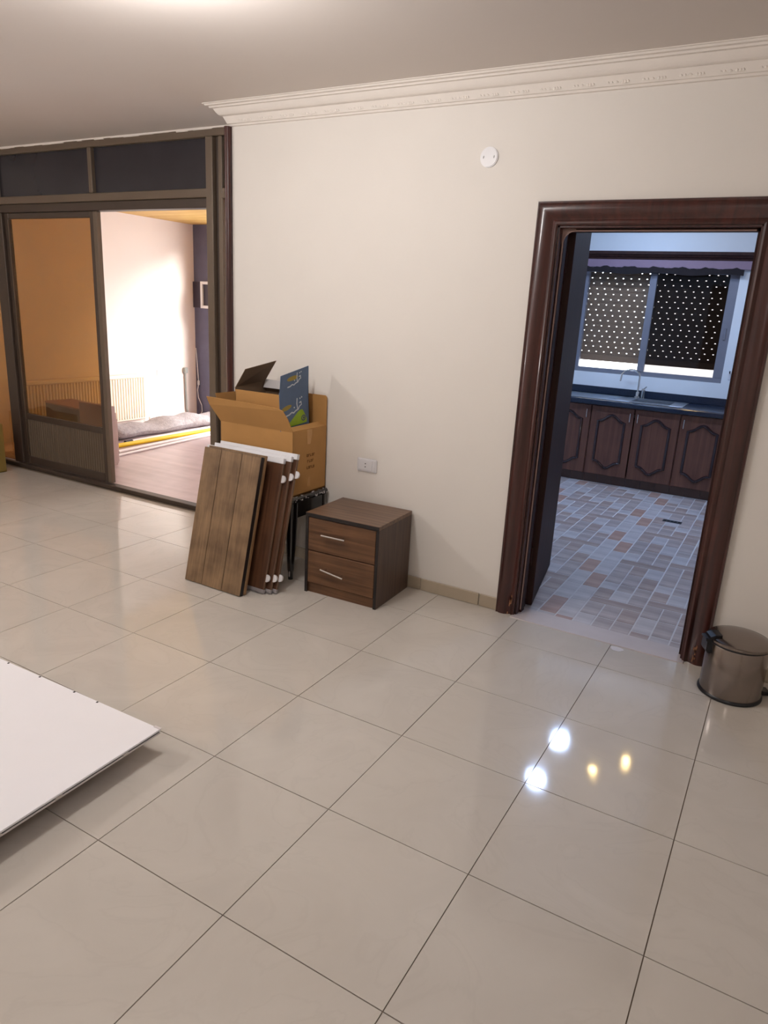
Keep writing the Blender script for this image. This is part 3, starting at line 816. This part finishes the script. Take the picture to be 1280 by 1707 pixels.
# left flap raised
sheet('flap', [(bL + .002, bF, bZ1), (bL + .002, bB, bZ1), (bL - .02, bB, bZ1 + .16), (bL - .02, bF - .02, bZ1 + .165)], bxt, M['card_in'])
# right flap, folded inwards and resting on the inner carton
sheet('flap', [(bR - .002, bF, bZ1 + .002), (bR - .002, bB - .002, bZ1 + .002), (bR - .070, bB - .002, bZ1 + .016), (bR - .055, bF + .012, bZ1 + .014)], bxt, M['card'])
# back flap, standing up along the wall with rounded corners
bf = [(bL + .02, bZ1), (bR - .002, bZ1), (bR - .002, bZ1 + .165), (bR - .006, bZ1 + .176), (bR - .016, bZ1 + .181), (bL + .04, bZ1 + .181), (bL + .02, bZ1 + .165)]
MB().prism(bf, XZ(bB - .004), 0, .004).build('flap', M['card'], bxt)
# three short dark printed lines on the right side, and the tape
for row, (zz, n_) in enumerate(((.725, 5), (.690, 4), (.652, 5))):
    pr = MB()
    for k in range(n_):
        yy = 2.150 + k * .016 + random.uniform(-.001, .001) + (.006 if n_ == 4 else 0)
        hh = .016
        kind = (k + row) % 3
        fnx = lambda u, v, d: (bR + d, u, v)
        pr.prism([(yy, zz), (yy + .004, zz), (yy + .004, zz + hh), (yy, zz + hh)], fnx, -.0005, .0006)
        if kind != 2: pr.prism([(yy + .004, zz + hh - .004), (yy + .012, zz + hh - .004), (yy + .012, zz + hh), (yy + .004, zz + hh)], fnx, -.0005, .0006)
        if kind != 1: pr.prism([(yy + .004, zz), (yy + .012, zz), (yy + .012, zz + .004), (yy + .004, zz + .004)], fnx, -.0005, .0006)
        if kind == 0: pr.prism([(yy + .009, zz), (yy + .012, zz), (yy + .012, zz + hh), (yy + .009, zz + hh)], fnx, -.0005, .0006)
    tag(pr.build('printed_line', M['print_dark'], rp), 'short line of dark brown print', None, None, 'stuff')
tp = MB().prism([(2.155, .80), (2.185, .80), (2.20, bZ1), (2.148, bZ1)], lambda u, v, d: (bR + d, u, v), -.0005, .0005)
MB().prism([(2.16, .545), (2.19, .545), (2.188, .60), (2.166, .60)], lambda u, v, d: (bR + d, u, v), -.0005, .0005).build('tape', M['tape'], rp)
tp.build('tape', M['tape'], rp)

# ------------------------------------------------------------------ printed carton inside the box
pc = thing('printed_carton', 'blue and green printed carton with open flaps, stuck into the cardboard box', 'box', (-1.402, 2.034, .60), (math.radians(4.5), 0, 0))
PW, PD, PZ0, PZ1 = .325, .272, 0.0, .502
face = B((-.004, 0, PZ0), (0, PD, PZ1)).build('side_panel', M['blue_print'], pc)
B((-PW, 0, PZ0), (-PW + .004, PD, PZ1)).build('side_panel', M['kraft_dark'], pc)
B((-PW, 0, PZ0), (-.0045, .004, PZ1 - .012)).build('front_panel', M['card'], pc)
B((-PW, PD - .004, PZ0), (0, PD, PZ1)).build('back_panel', M['kraft_dark'], pc)
B((-PW, 0, PZ0), (0, PD, PZ0 + .004)).build('bottom', M['kraft_dark'], pc)
P_A, P_B, P_C, P_D = Vector((0, .002, PZ1)), Vector((0, PD - .002, PZ1)), Vector((.0064, PD - .004, PZ1 + .118)), Vector((.005, .010, PZ1 + .092))
fr = sheet('flap', [P_A, P_B, P_C, P_D], pc, M['blue_print'], .003)
sheet('flap', [(-PW + .002, .004, PZ1), (-PW + .002, PD - .004, PZ1), (-PW + .10, PD - .01, PZ1 + .128), (-PW + .060, .03, PZ1 + .104)], pc, M['kraft_dark'], .003)
sheet('flap', [(-PW + .01, PD - .006, PZ1 + .010), (-.008, PD - .006, PZ1 + .010), (-.008, PD - .03, PZ1 - .036), (-PW + .01, PD - .03, PZ1 - .036)], pc, M['white_card'], .003)
# the print: side face in (y, z), flap in its own plane
def FS(u, v, d): return (0 + d, u, v - .60 + .030)
def ell(cu, cv, a, b, rot=0, n=14):
    return [(cu + a * math.cos(t) * math.cos(rot) - b * math.sin(t) * math.sin(rot), cv + a * math.cos(t) * math.sin(rot) + b * math.sin(t) * math.cos(rot)) for t in [2 * PI * i / n for i in range(n)]]
def ribbon(mb, pts, w, fn):
    for (a, b) in zip(pts[:-1], pts[1:]):
        a, b = Vector(a), Vector(b); t = (b - a)
        if t.length < 1e-6: continue
        n = Vector((-t.y, t.x)).normalized() * w / 2; e = t.normalized() * w * .3
        mb.prism([a - e - n, b + e - n, b + e + n, a - e + n], fn, -.0004, .0007)
def script(mb, u0, v0, s, fn):
    ribbon(mb, [(u0, v0), (u0 + .02 * s, v0 + .002 * s), (u0 + .04 * s, v0 + .010 * s), (u0 + .055 * s, v0 + .006 * s), (u0 + .07 * s, v0 + .014 * s), (u0 + .09 * s, v0 + .018 * s), (u0 + .10 * s, v0 + .03 * s)], .006 * s, fn)
    ribbon(mb, [(u0 + .085 * s, v0 + .02 * s), (u0 + .08 * s, v0 + .045 * s), (u0 + .083 * s, v0 + .068 * s)], .006 * s, fn)
    ribbon(mb, [(u0 + .10 * s, v0 + .03 * s), (u0 + .115 * s, v0 + .036 * s), (u0 + .112 * s, v0 + .05 * s), (u0 + .10 * s, v0 + .046 * s)], .005 * s, fn)
    for q in ((.06, .03), (.105, .066), (.118, .07)): mb.prism(ell(u0 + q[0] * s, v0 + q[1] * s, .004 * s, .004 * s, 0, 6), fn, -.0004, .0007)
o_ = MB().prism(ell(.058, .975, .048, .013, .18), FS, -.0004, .0006); tag(o_.build('logo_patch', M['ochre_print'], face), 'ochre oval of the faded logo')
w_ = MB(); script(w_, .055, .930, 1.25, FS); tag(w_.build('lettering', M['white_print'], face), 'white cursive lettering')
g_ = MB().prism([(.045, .862), (.245, .862), (.247, .885), (.215, .935), (.205, .945), (.185, .945), (.165, .938)], FS, -.0004, .0008); gp = tag(g_.build('logo_patch', M['green_print'], face), 'bright green slanted print patch')
n_ = MB()
ring = ell(.215, .893, .022, .018); inn = ell(.215, .893, .015, .011)
for i in range(len(ring)):
    j = (i + 1) % len(ring); n_.prism([ring[i], ring[j], inn[j], inn[i]], FS, .0006, .0014)
n_.prism(ell(.217, .893, .009, .007), FS, .0006, .0014)
tag(n_.build('emblem', M['navy_print'], face), 'small round navy emblem')
fu = (P_B - P_A).normalized(); fn_ = ((P_B - P_A).cross(P_D - P_A)).normalized(); fv = fn_.cross(fu)
def FF(u, v, d): return P_A + fu * u + fv * v + fn_ * (d + .0015)
o_ = MB().prism(ell(.115, .066, .052, .013, .1), FF, -.0004, .0006); tag(o_.build('logo_patch', M['ochre_print'], fr), 'ochre oval of the faded logo')
w_ = MB(); script(w_, .07, .020, 1.05, FF); tag(w_.build('lettering', M['white_print'], fr), 'white cursive lettering')

# ------------------------------------------------------------------ leaning boards
LEAN = math.radians(13.4)
def leaning(name, label, x, y, zoff, yaw=0.0, group=None, lean=LEAN):
    t = thing(name, label, 'board', (x, y, zoff), (-lean, 0, yaw), group)
    t.rotation_mode = 'XYZ'
    return t
grp = 'laminate boards leaning against the cardboard box'
A = leaning('laminate_board', 'rustic oak laminate board with a black edge, frontmost of the leaning boards', -1.802, 1.638, .0052, math.radians(-.8), grp)
wA, LA, tA = .421, .782, .026
B((0, .003, 0), (wA, tA, LA)).build('core', M['edge_black'], A)
for a, b in ((0, .128), (.1315, .282), (.2855, wA)):
    B((a, 0, 0), (b, .0035, LA), .0008).build('plank', M['oak'], A)
B((wA - .0005, .001, .001), (wA + .001, tA - .0005, LA - .001)).build('edge_band', M['edge_black'], A)
Bd = leaning('laminate_board', 'oak laminate board with a pale wood edge, just behind the frontmost board', -1.797, 1.668, .0052, math.radians(-.8), grp)
B((0, 0, 0), (wA, .018, LA + .004), .001).build('core', M['oak'], Bd)
B((wA - .0005, .001, .001), (wA + .001, .017, LA + .003)).build('edge_band', M['oak_edge'], Bd)
for k, (x1, yy, L_) in enumerate(((-1.301, 1.735, .772), (-1.268, 1.758, .785), (-1.246, 1.781, .797))):
    lab = ['red-brown cupboard door with a white top profile, directly behind the oak boards', 'red-brown cupboard door with white rollers, the middle of three cupboard doors', 'red-brown cupboard door nearest the cardboard box, rearmost of the leaning stack'][k]
    wd = .565
    t = leaning('cupboard_door', lab, x1 - wd, yy, .0046, 0, 'red-brown cupboard doors leaning behind the oak boards')
    t['category'] = 'door'
    B((0, 0, .024), (wd, .016, L_ - .030), .001).build('panel', M['redwood'], t)
    B((wd - .0005, .0005, .025), (wd + .001, .0155, L_ - .031)).build('edge_band', M['red_edge'], t)
    B((-.001, -.004, L_ - .031), (wd + .002, .019, L_), .002).build('top_profile', M['white_profile'], t)
    bp_ = B((-.001, -.003, .008), (wd + .002, .018, .026), .002); bp_.box((-.001, .003, 0), (wd + .002, .013, .009))
    bp_.build('bottom_profile', M['silver_profile'], t)
    for zz in (L_ - .115, .092):
        MB().tube([(wd + .004, .005, zz), (wd + .004, .0165, zz)], .021, 18).build('roller', M['white_plastic'], t, smooth=True)

# ------------------------------------------------------------------ pedal bin
pb = thing('pedal_bin', 'brushed steel pedal bin with a domed lid, right of the kitchen door', 'bin', (1.062, 2.150, 0))
R = .128
MB().lathe([(R + .004, 0), (R + .007, .003), (R + .007, .010), (R + .002, .016)], n=56).build('base_ring', M['bin_black'], pb, smooth=True)
MB().lathe([(R, .012), (R, .243), (R - .002, .246)], n=64).build('body', M['bin_steel'], pb, smooth=True)
MB().lathe([(R - .001, .244), (R - .001, .254)], n=56).build('rim', M['bin_black'], pb, smooth=True)
MB().lathe([(R + .003, .253), (R + .005, .256), (R + .004, .264), (R - .004, .270), (R * .75, .276), (R * .4, .280), (.01, .2815)], n=64).build('lid', M['bin_steel'], pb, smooth=True)
hg = thing('hinge', None, None); hg.parent = pb
D.objects.remove(hg)
ha = math.radians(205)
def RB(u, v, z):  # radial, tangential
    return (math.cos(ha) * u - math.sin(ha) * v, math.sin(ha) * u + math.cos(ha) * v, z)
hb = MB()
hb.prism([(R - .012, 0.196), (R + .012, 0.196), (R + .020, 0.208), (R + .020, 0.250), (R + .026, 0.254), (R + .026, 0.261), (R + .012, 0.264), (R + .008, 0.272), (R - .012, 0.282), (R - .040, 0.284), (R - .040, 0.274), (R - .012, 0.264)], lambda u, v, d: RB(u, d, v), -.030, .030)
hb.build('hinge', M['bin_black'], pb)
hb2 = MB().prism([(R + .014, .261), (R + .027, .2612), (R + .027, .2635), (R + .014, .2655)], lambda u, v, d: RB(u, d, v), -.026, .026)
hb2.build('hinge_cap', M['bin_black'], pb)
ha = math.radians(25)
MB().prism([(R - .005, .010), (R + .035, .010), (R + .045, .016), (R + .040, .024), (R + .004, .030), (R - .005, .03)], lambda u, v, d: RB(u, d, v), -.026, .026).build('pedal', M['bin_black'], pb)
MB().prism([(R - .003, .04), (R + .008, .042), (R + .008, .058), (R - .003, .066)], lambda u, v, d: RB(u, d, v), -.012, .012).build('pedal_bracket', M['white_plastic'], pb)

# ------------------------------------------------------------------ white panel, bottom left
WPX, WPY, WZ = -.676, .414, .074
wp = thing('white_panel', 'large white melamine panel lying low over the floor at the left edge', 'panel', (WPX, WPY, WZ), (0, 0, math.radians(1.2)))
WL, WW = 1.9, 1.35
B((-WL, -WW, .012), (0, 0, .020), .0012).build('top_sheet', M['melamine'], wp)
B((-WL + .004, -WW + .004, .006), (-.004, -.004, .0125)).build('core', M['edge_black'], wp)
B((-WL, -WW, 0), (-.001, -.001, .0065), .001).build('bottom_sheet', M['melamine_edge'], wp)
for k, xx in enumerate((-.325, -.455, -.66, -.86)):
    B((xx - .004, -.010, .0198), (xx + .004, -.002, .0206)).build('screw_hole', M['hole'], wp)
for yy in (-.16, -.42, -.62):
    B((-.0005, yy - .012, .005), (.0006, yy + .012, .012)).build('clip', M['chrome'], wp)
B((-.03, -.006, .0195), (.002, .004, .0215)).build('corner_chip', M['melamine_edge'], wp)
for k, (xx, lab) in enumerate(((-1.5, 'pine batten under the far end of the white panel'), (-.85, 'pine batten hidden under the near end of the white panel'))):
    b_ = B((-.03, -.5, 0), (.03, .5, .0735), .002).build('batten', M['batten']); b_.location = (xx, -.30, 0)
    tag(b_, lab, 'batten')

# ------------------------------------------------------------------ wall fittings
so = thing('wall_socket', 'white two-pin wall socket on the cream wall above the nightstand', 'socket', (-1.028, YW, .688))
B((-.067, -.009, -.040), (.067, 0, .040), .006).build('cover_plate', M['white_plastic'], so)
ins = B((-.055, -.0115, -.030), (.038, -.0085, .030), .002).build('insert', M['white_plastic'], so)
for s in (-1, 1):
    MB().tube([(-.008, -.0125, s * .0095), (-.008, -.011, s * .0095)], .0035, 10).build('pin_hole', M['hole'], ins)
B((.046, -.0125, -.028), (.060, -.0085, .026), .002).build('side_rocker', M['white_plastic'], so)
jd = thing('junction_cover', 'round white junction cover high on the cream wall', 'cover', (-.419, YW, 2.313))
mb = MB()
for (r, d0, d1) in ((.046, -.006, 0), (.042, -.009, -.006)):
    mb.prism(ell(0, 0, r, r, 0, 32), lambda u, v, d: (u, d, v), d0, d1)
mb.build('disc', M['white_plastic'], jd)
for s in (-1, 1):
    MB().prism(ell(s * .027, 0, .003, .007, -.2, 8), lambda u, v, d: (u, d, v), -.0095, -.0085).build('screw', M['grey_pipe'], jd)
sp = MB().prism([(.536 + .032 * math.cos(a) * (1 + .12 * math.sin(3 * a)), 2.272 + .026 * math.sin(a)) for a in [2 * PI * i / 16 for i in range(16)]], lambda u, v, d: (u, v, d), .0002, .0012)  # flat white disc painted in place of a lamp's reflection on the tile
tag(sp.build('painted_reflection', M['paint_and_reflection']), 'small white disc imitating a lamp reflection on the floor tile in front of the kitchen threshold', 'painted reflection')

# ------------------------------------------------------------------ far left of the main room
lb = thing('cardboard_carton', 'olive-brown cardboard carton at the far left, beside the partition post', 'box', (-5.16, 2.36, 0))
for a, b in (((-.3, -.15, 0), (.29, .15, .006)), ((-.3, -.15, 0), (.29, -.145, .43)), ((-.3, .145, 0), (.29, .15, .43)), ((-.3, -.145, 0), (-.295, .145, .43)), ((.285, -.145, 0), (.29, .145, .43))):
    B(a, b).build('panel', M['olive_card'], lb)
rc = MB()
n1, n2 = 14, 8
vs, fs = [], []
for i in range(n2 + 1):
    ph = PI * i / n2
    for j in range(n1):
        a = 2 * PI * j / n1
        k = 1 + .08 * math.sin(3 * a + i)
        vs.append((.24 * math.sin(ph) * math.cos(a) * k, .125 * math.sin(ph) * math.sin(a) * k, .245 + .245 * math.cos(ph)))
for i in range(n2):
    for j in range(n1): fs.append((i * n1 + j, i * n1 + (j + 1) % n1, (i + 1) * n1 + (j + 1) % n1, (i + 1) * n1 + j))
rc.add(vs, fs)
rb_ = rc.build('cloth_bundle', M['red_cloth'], smooth=True); rb_.location = (-5.16, 2.36, .007)
tag(rb_, 'reddish cloth bundle showing above the olive carton at the far left', 'cloth')

# ------------------------------------------------------------------ sunroom contents
rd = thing('radiator', 'white ribbed panel radiator on the sunroom wall', 'radiator', (SX + .002, 0, 0))
ry0, ry1, rz0, rz1 = 3.35, 5.06, .07, .635
B((.03, ry0, rz0), (.055, ry1, rz1), .006).build('back_panel', M['radiator'], rd)
n = 44; w = (ry1 - ry0 - .04) / n
rb = MB()
for k in range(n):
    a = ry0 + .02 + k * w
    rb.prism([(.070, a + .003), (.088, a + w * .25), (.088, a + w * .7), (.070, a + w - .003)], lambda u, v, d: (u, v, d), rz0 + .03, rz1 - .05)
rb.box((.055, ry0, rz0 + .01), (.072, ry1, rz1 - .01))
tag(rb.build('ribs', M['radiator'], rd), None, None, None, 'stuff')
B((.028, ry0 - .004, rz1 - .045), (.092, ry1 + .004, rz1), .008).build('top_grille', M['radiator'], rd)
for yy in (3.6, 4.8): B((0, yy, .3), (.03, yy + .03, .45)).build('bracket', M['radiator'], rd)
MB().tube([(.06, ry1 - .02, rz0 + .02), (.06, ry1 + .05, rz0 + .02), (.06, ry1 + .05, 0.0)], .011, 8).build('pipe', M['radiator'], rd)

ch = thing('carton_chest', 'low brown carton behind the amber sliding door', 'box', (-5.06, 3.44, 0), (0, 0, math.radians(-7)))
B((-.66, .0, 0), (-.003, .30, .435), .004).build('body', M['carton_dark'], ch)
B((-.665, -.004, .4355), (.003, .304, .452), .003).build('lid', M['carton'], ch)
B((-.0025, .004, .004), (0, .296, .432)).build('end_panel', M['carton'], ch)
for k, (yy, xr, hh) in enumerate(((3.28, -4.40, .56), (3.34, -4.46, .487), (3.40, -4.52, .412))):
    b_ = B((-.45, 0, 0), (0, .05, hh), .003).build('mauve_board', M['mauve_board']); b_.location = (xr, yy, 0)
    tag(b_, ['tallest mauve board standing on edge just inside the sliding door', 'middle mauve board of three standing inside the sliding door', 'lowest mauve board of three, farthest inside the sliding door'][k], 'board', 'mauve boards standing inside the sliding door')

fur = MB()
vs, fs = [], []
n1, n2 = 56, 16
for i in range(n1 + 1):
    t = i / n1; yy = 3.95 + t * 1.95
    hw = .20 + .02 * math.sin(t * 17) - .02 * t; hz = .135 + .02 * math.sin(t * 11 + 1) + .012 * math.sin(t * 29)
    e = min(1, min(t, 1 - t) * 14) ** .5
    for j in range(n2):
        a = 2 * PI * j / n2
        xx = -5.48 + .03 * t + hw * math.cos(a) * e
        zz = max(0.002, hz * .5 + hz * .62 * math.sin(a) * e)
        vs.append((xx + random.uniform(-.006, .006), yy, zz + random.uniform(0, .006)))
for i in range(n1):
    for j in range(n2): fs.append((i * n2 + j, i * n2 + (j + 1) % n2, (i + 1) * n2 + (j + 1) % n2, (i + 1) * n2 + j))
fs.append(tuple(range(n2))); fs.append(tuple(range(n1 * n2, (n1 + 1) * n2)))
fur.add(vs, fs)
tag(fur.build('rolled_rug', M['fur'], smooth=True), 'grey fluffy rolled rug along the sunroom wall', 'rug')

def pole(a, b, r, mt, label, cap=None):
    t = thing('pole', label, 'pole', (0, 0, 0), group='poles lying on the sunroom floor')
    MB().tube([(*a, r), (*b, r)], r, 12).build('shaft', M[mt], t, smooth=True)
    if cap:
        a_, b_ = Vector((*a, r)), Vector((*b, r)); dv = (b_ - a_).normalized()
        MB().tube([a_ - dv * cap, a_ + dv * .004], r * 1.12, 12).build('end_cap', M['black_cap'], t, smooth=True)
    return t
pole((-5.10, 4.10), (-5.16, 5.70), .022, 'white_pole', 'white pole with a black end, nearest the rolled rug', .09)
pole((-5.02, 3.75), (-5.02, 5.66), .024, 'yellow_pole', 'bright yellow pole between two white poles')
pole((-4.80, 3.66), (-4.95, 5.45), .018, 'white_pole', 'white pole beside the yellow one, with a small black end', .02)
pole((-4.68, 3.56), (-4.87, 5.35), .014, 'white_pole', 'slim white pole farthest from the rolled rug')

s2 = thing('wall_socket', 'white socket low on the sunroom wall, past the radiator', 'socket', (SX, 5.376, .624), (0, 0, math.radians(90)))
B((-.065, -.008, -.04), (.065, 0, .04), .005).build('cover_plate', M['white_plastic'], s2)
for s in (-1, 1): MB().tube([(s * .03, -.0095, 0), (s * .03, -.007, 0)], .008, 10).build('pin_hole', M['grey_pipe'], s2)
pp = thing('wall_pipe', 'thin grey pipe bent at its foot on the sunroom wall near the corner', 'pipe', (0, 0, 0))
MB().tube([(SX + .02, 5.78, .63), (SX + .02, 5.79, .12), (SX + .025, 5.81, .06), (SX + .06, 5.86, .012)], .012, 8).build('tube', M['grey_pipe'], pp, smooth=True)
B((SX, 5.755, .60), (SX + .05, 5.805, .67), .004).build('valve_box', M['grey_pipe'], pp)
cp_ = thing('hanging_cord', 'white cord with a plug hanging down the slate blue wall', 'cord', (0, 0, 0))
pts = [(-5.981, SY - .012, .92), (-5.965, SY - .012, .75), (-5.955, SY - .012, .6), (-5.94, SY - .014, .46), (-5.965, SY - .014, .36), (-5.95, SY - .016, .26), (-5.89, SY - .016, .16), (-5.885, SY - .016, .08), (-5.93, SY - .02, .006)]
MB().tube(pts, .006, 6).build('cable', M['white_plastic'], cp_, smooth=True)
B((-5.955, SY - .028, .43), (-5.925, SY - .004, .49), .004).build('plug', M['white_plastic'], cp_)
pn = thing('wall_panel', 'dark shallow wall panel with a white frame on the slate blue wall', 'panel', (0, 0, 0))
B((-5.995, SY - .03, 1.445), (-5.852, SY - .001, 1.77), .003).build('side_board', M['panel_dark'], pn)
fr_ = MB()
for a, b in (((-5.85, 1.44), (-5.815, 1.775)), ((-5.815, 1.74), (-5.40, 1.775)), ((-5.815, 1.44), (-5.40, 1.475)), ((-5.435, 1.475), (-5.40, 1.74))): fr_.box((a[0], SY - .045, a[1]), (b[0], SY - .001, b[1]), .002)
fr_.build('frame', M['white_plastic'], pn)
B((-5.816, SY - .02, 1.474), (-5.434, SY - .001, 1.741)).build('inner_panel', M['panel_dark'], pn)
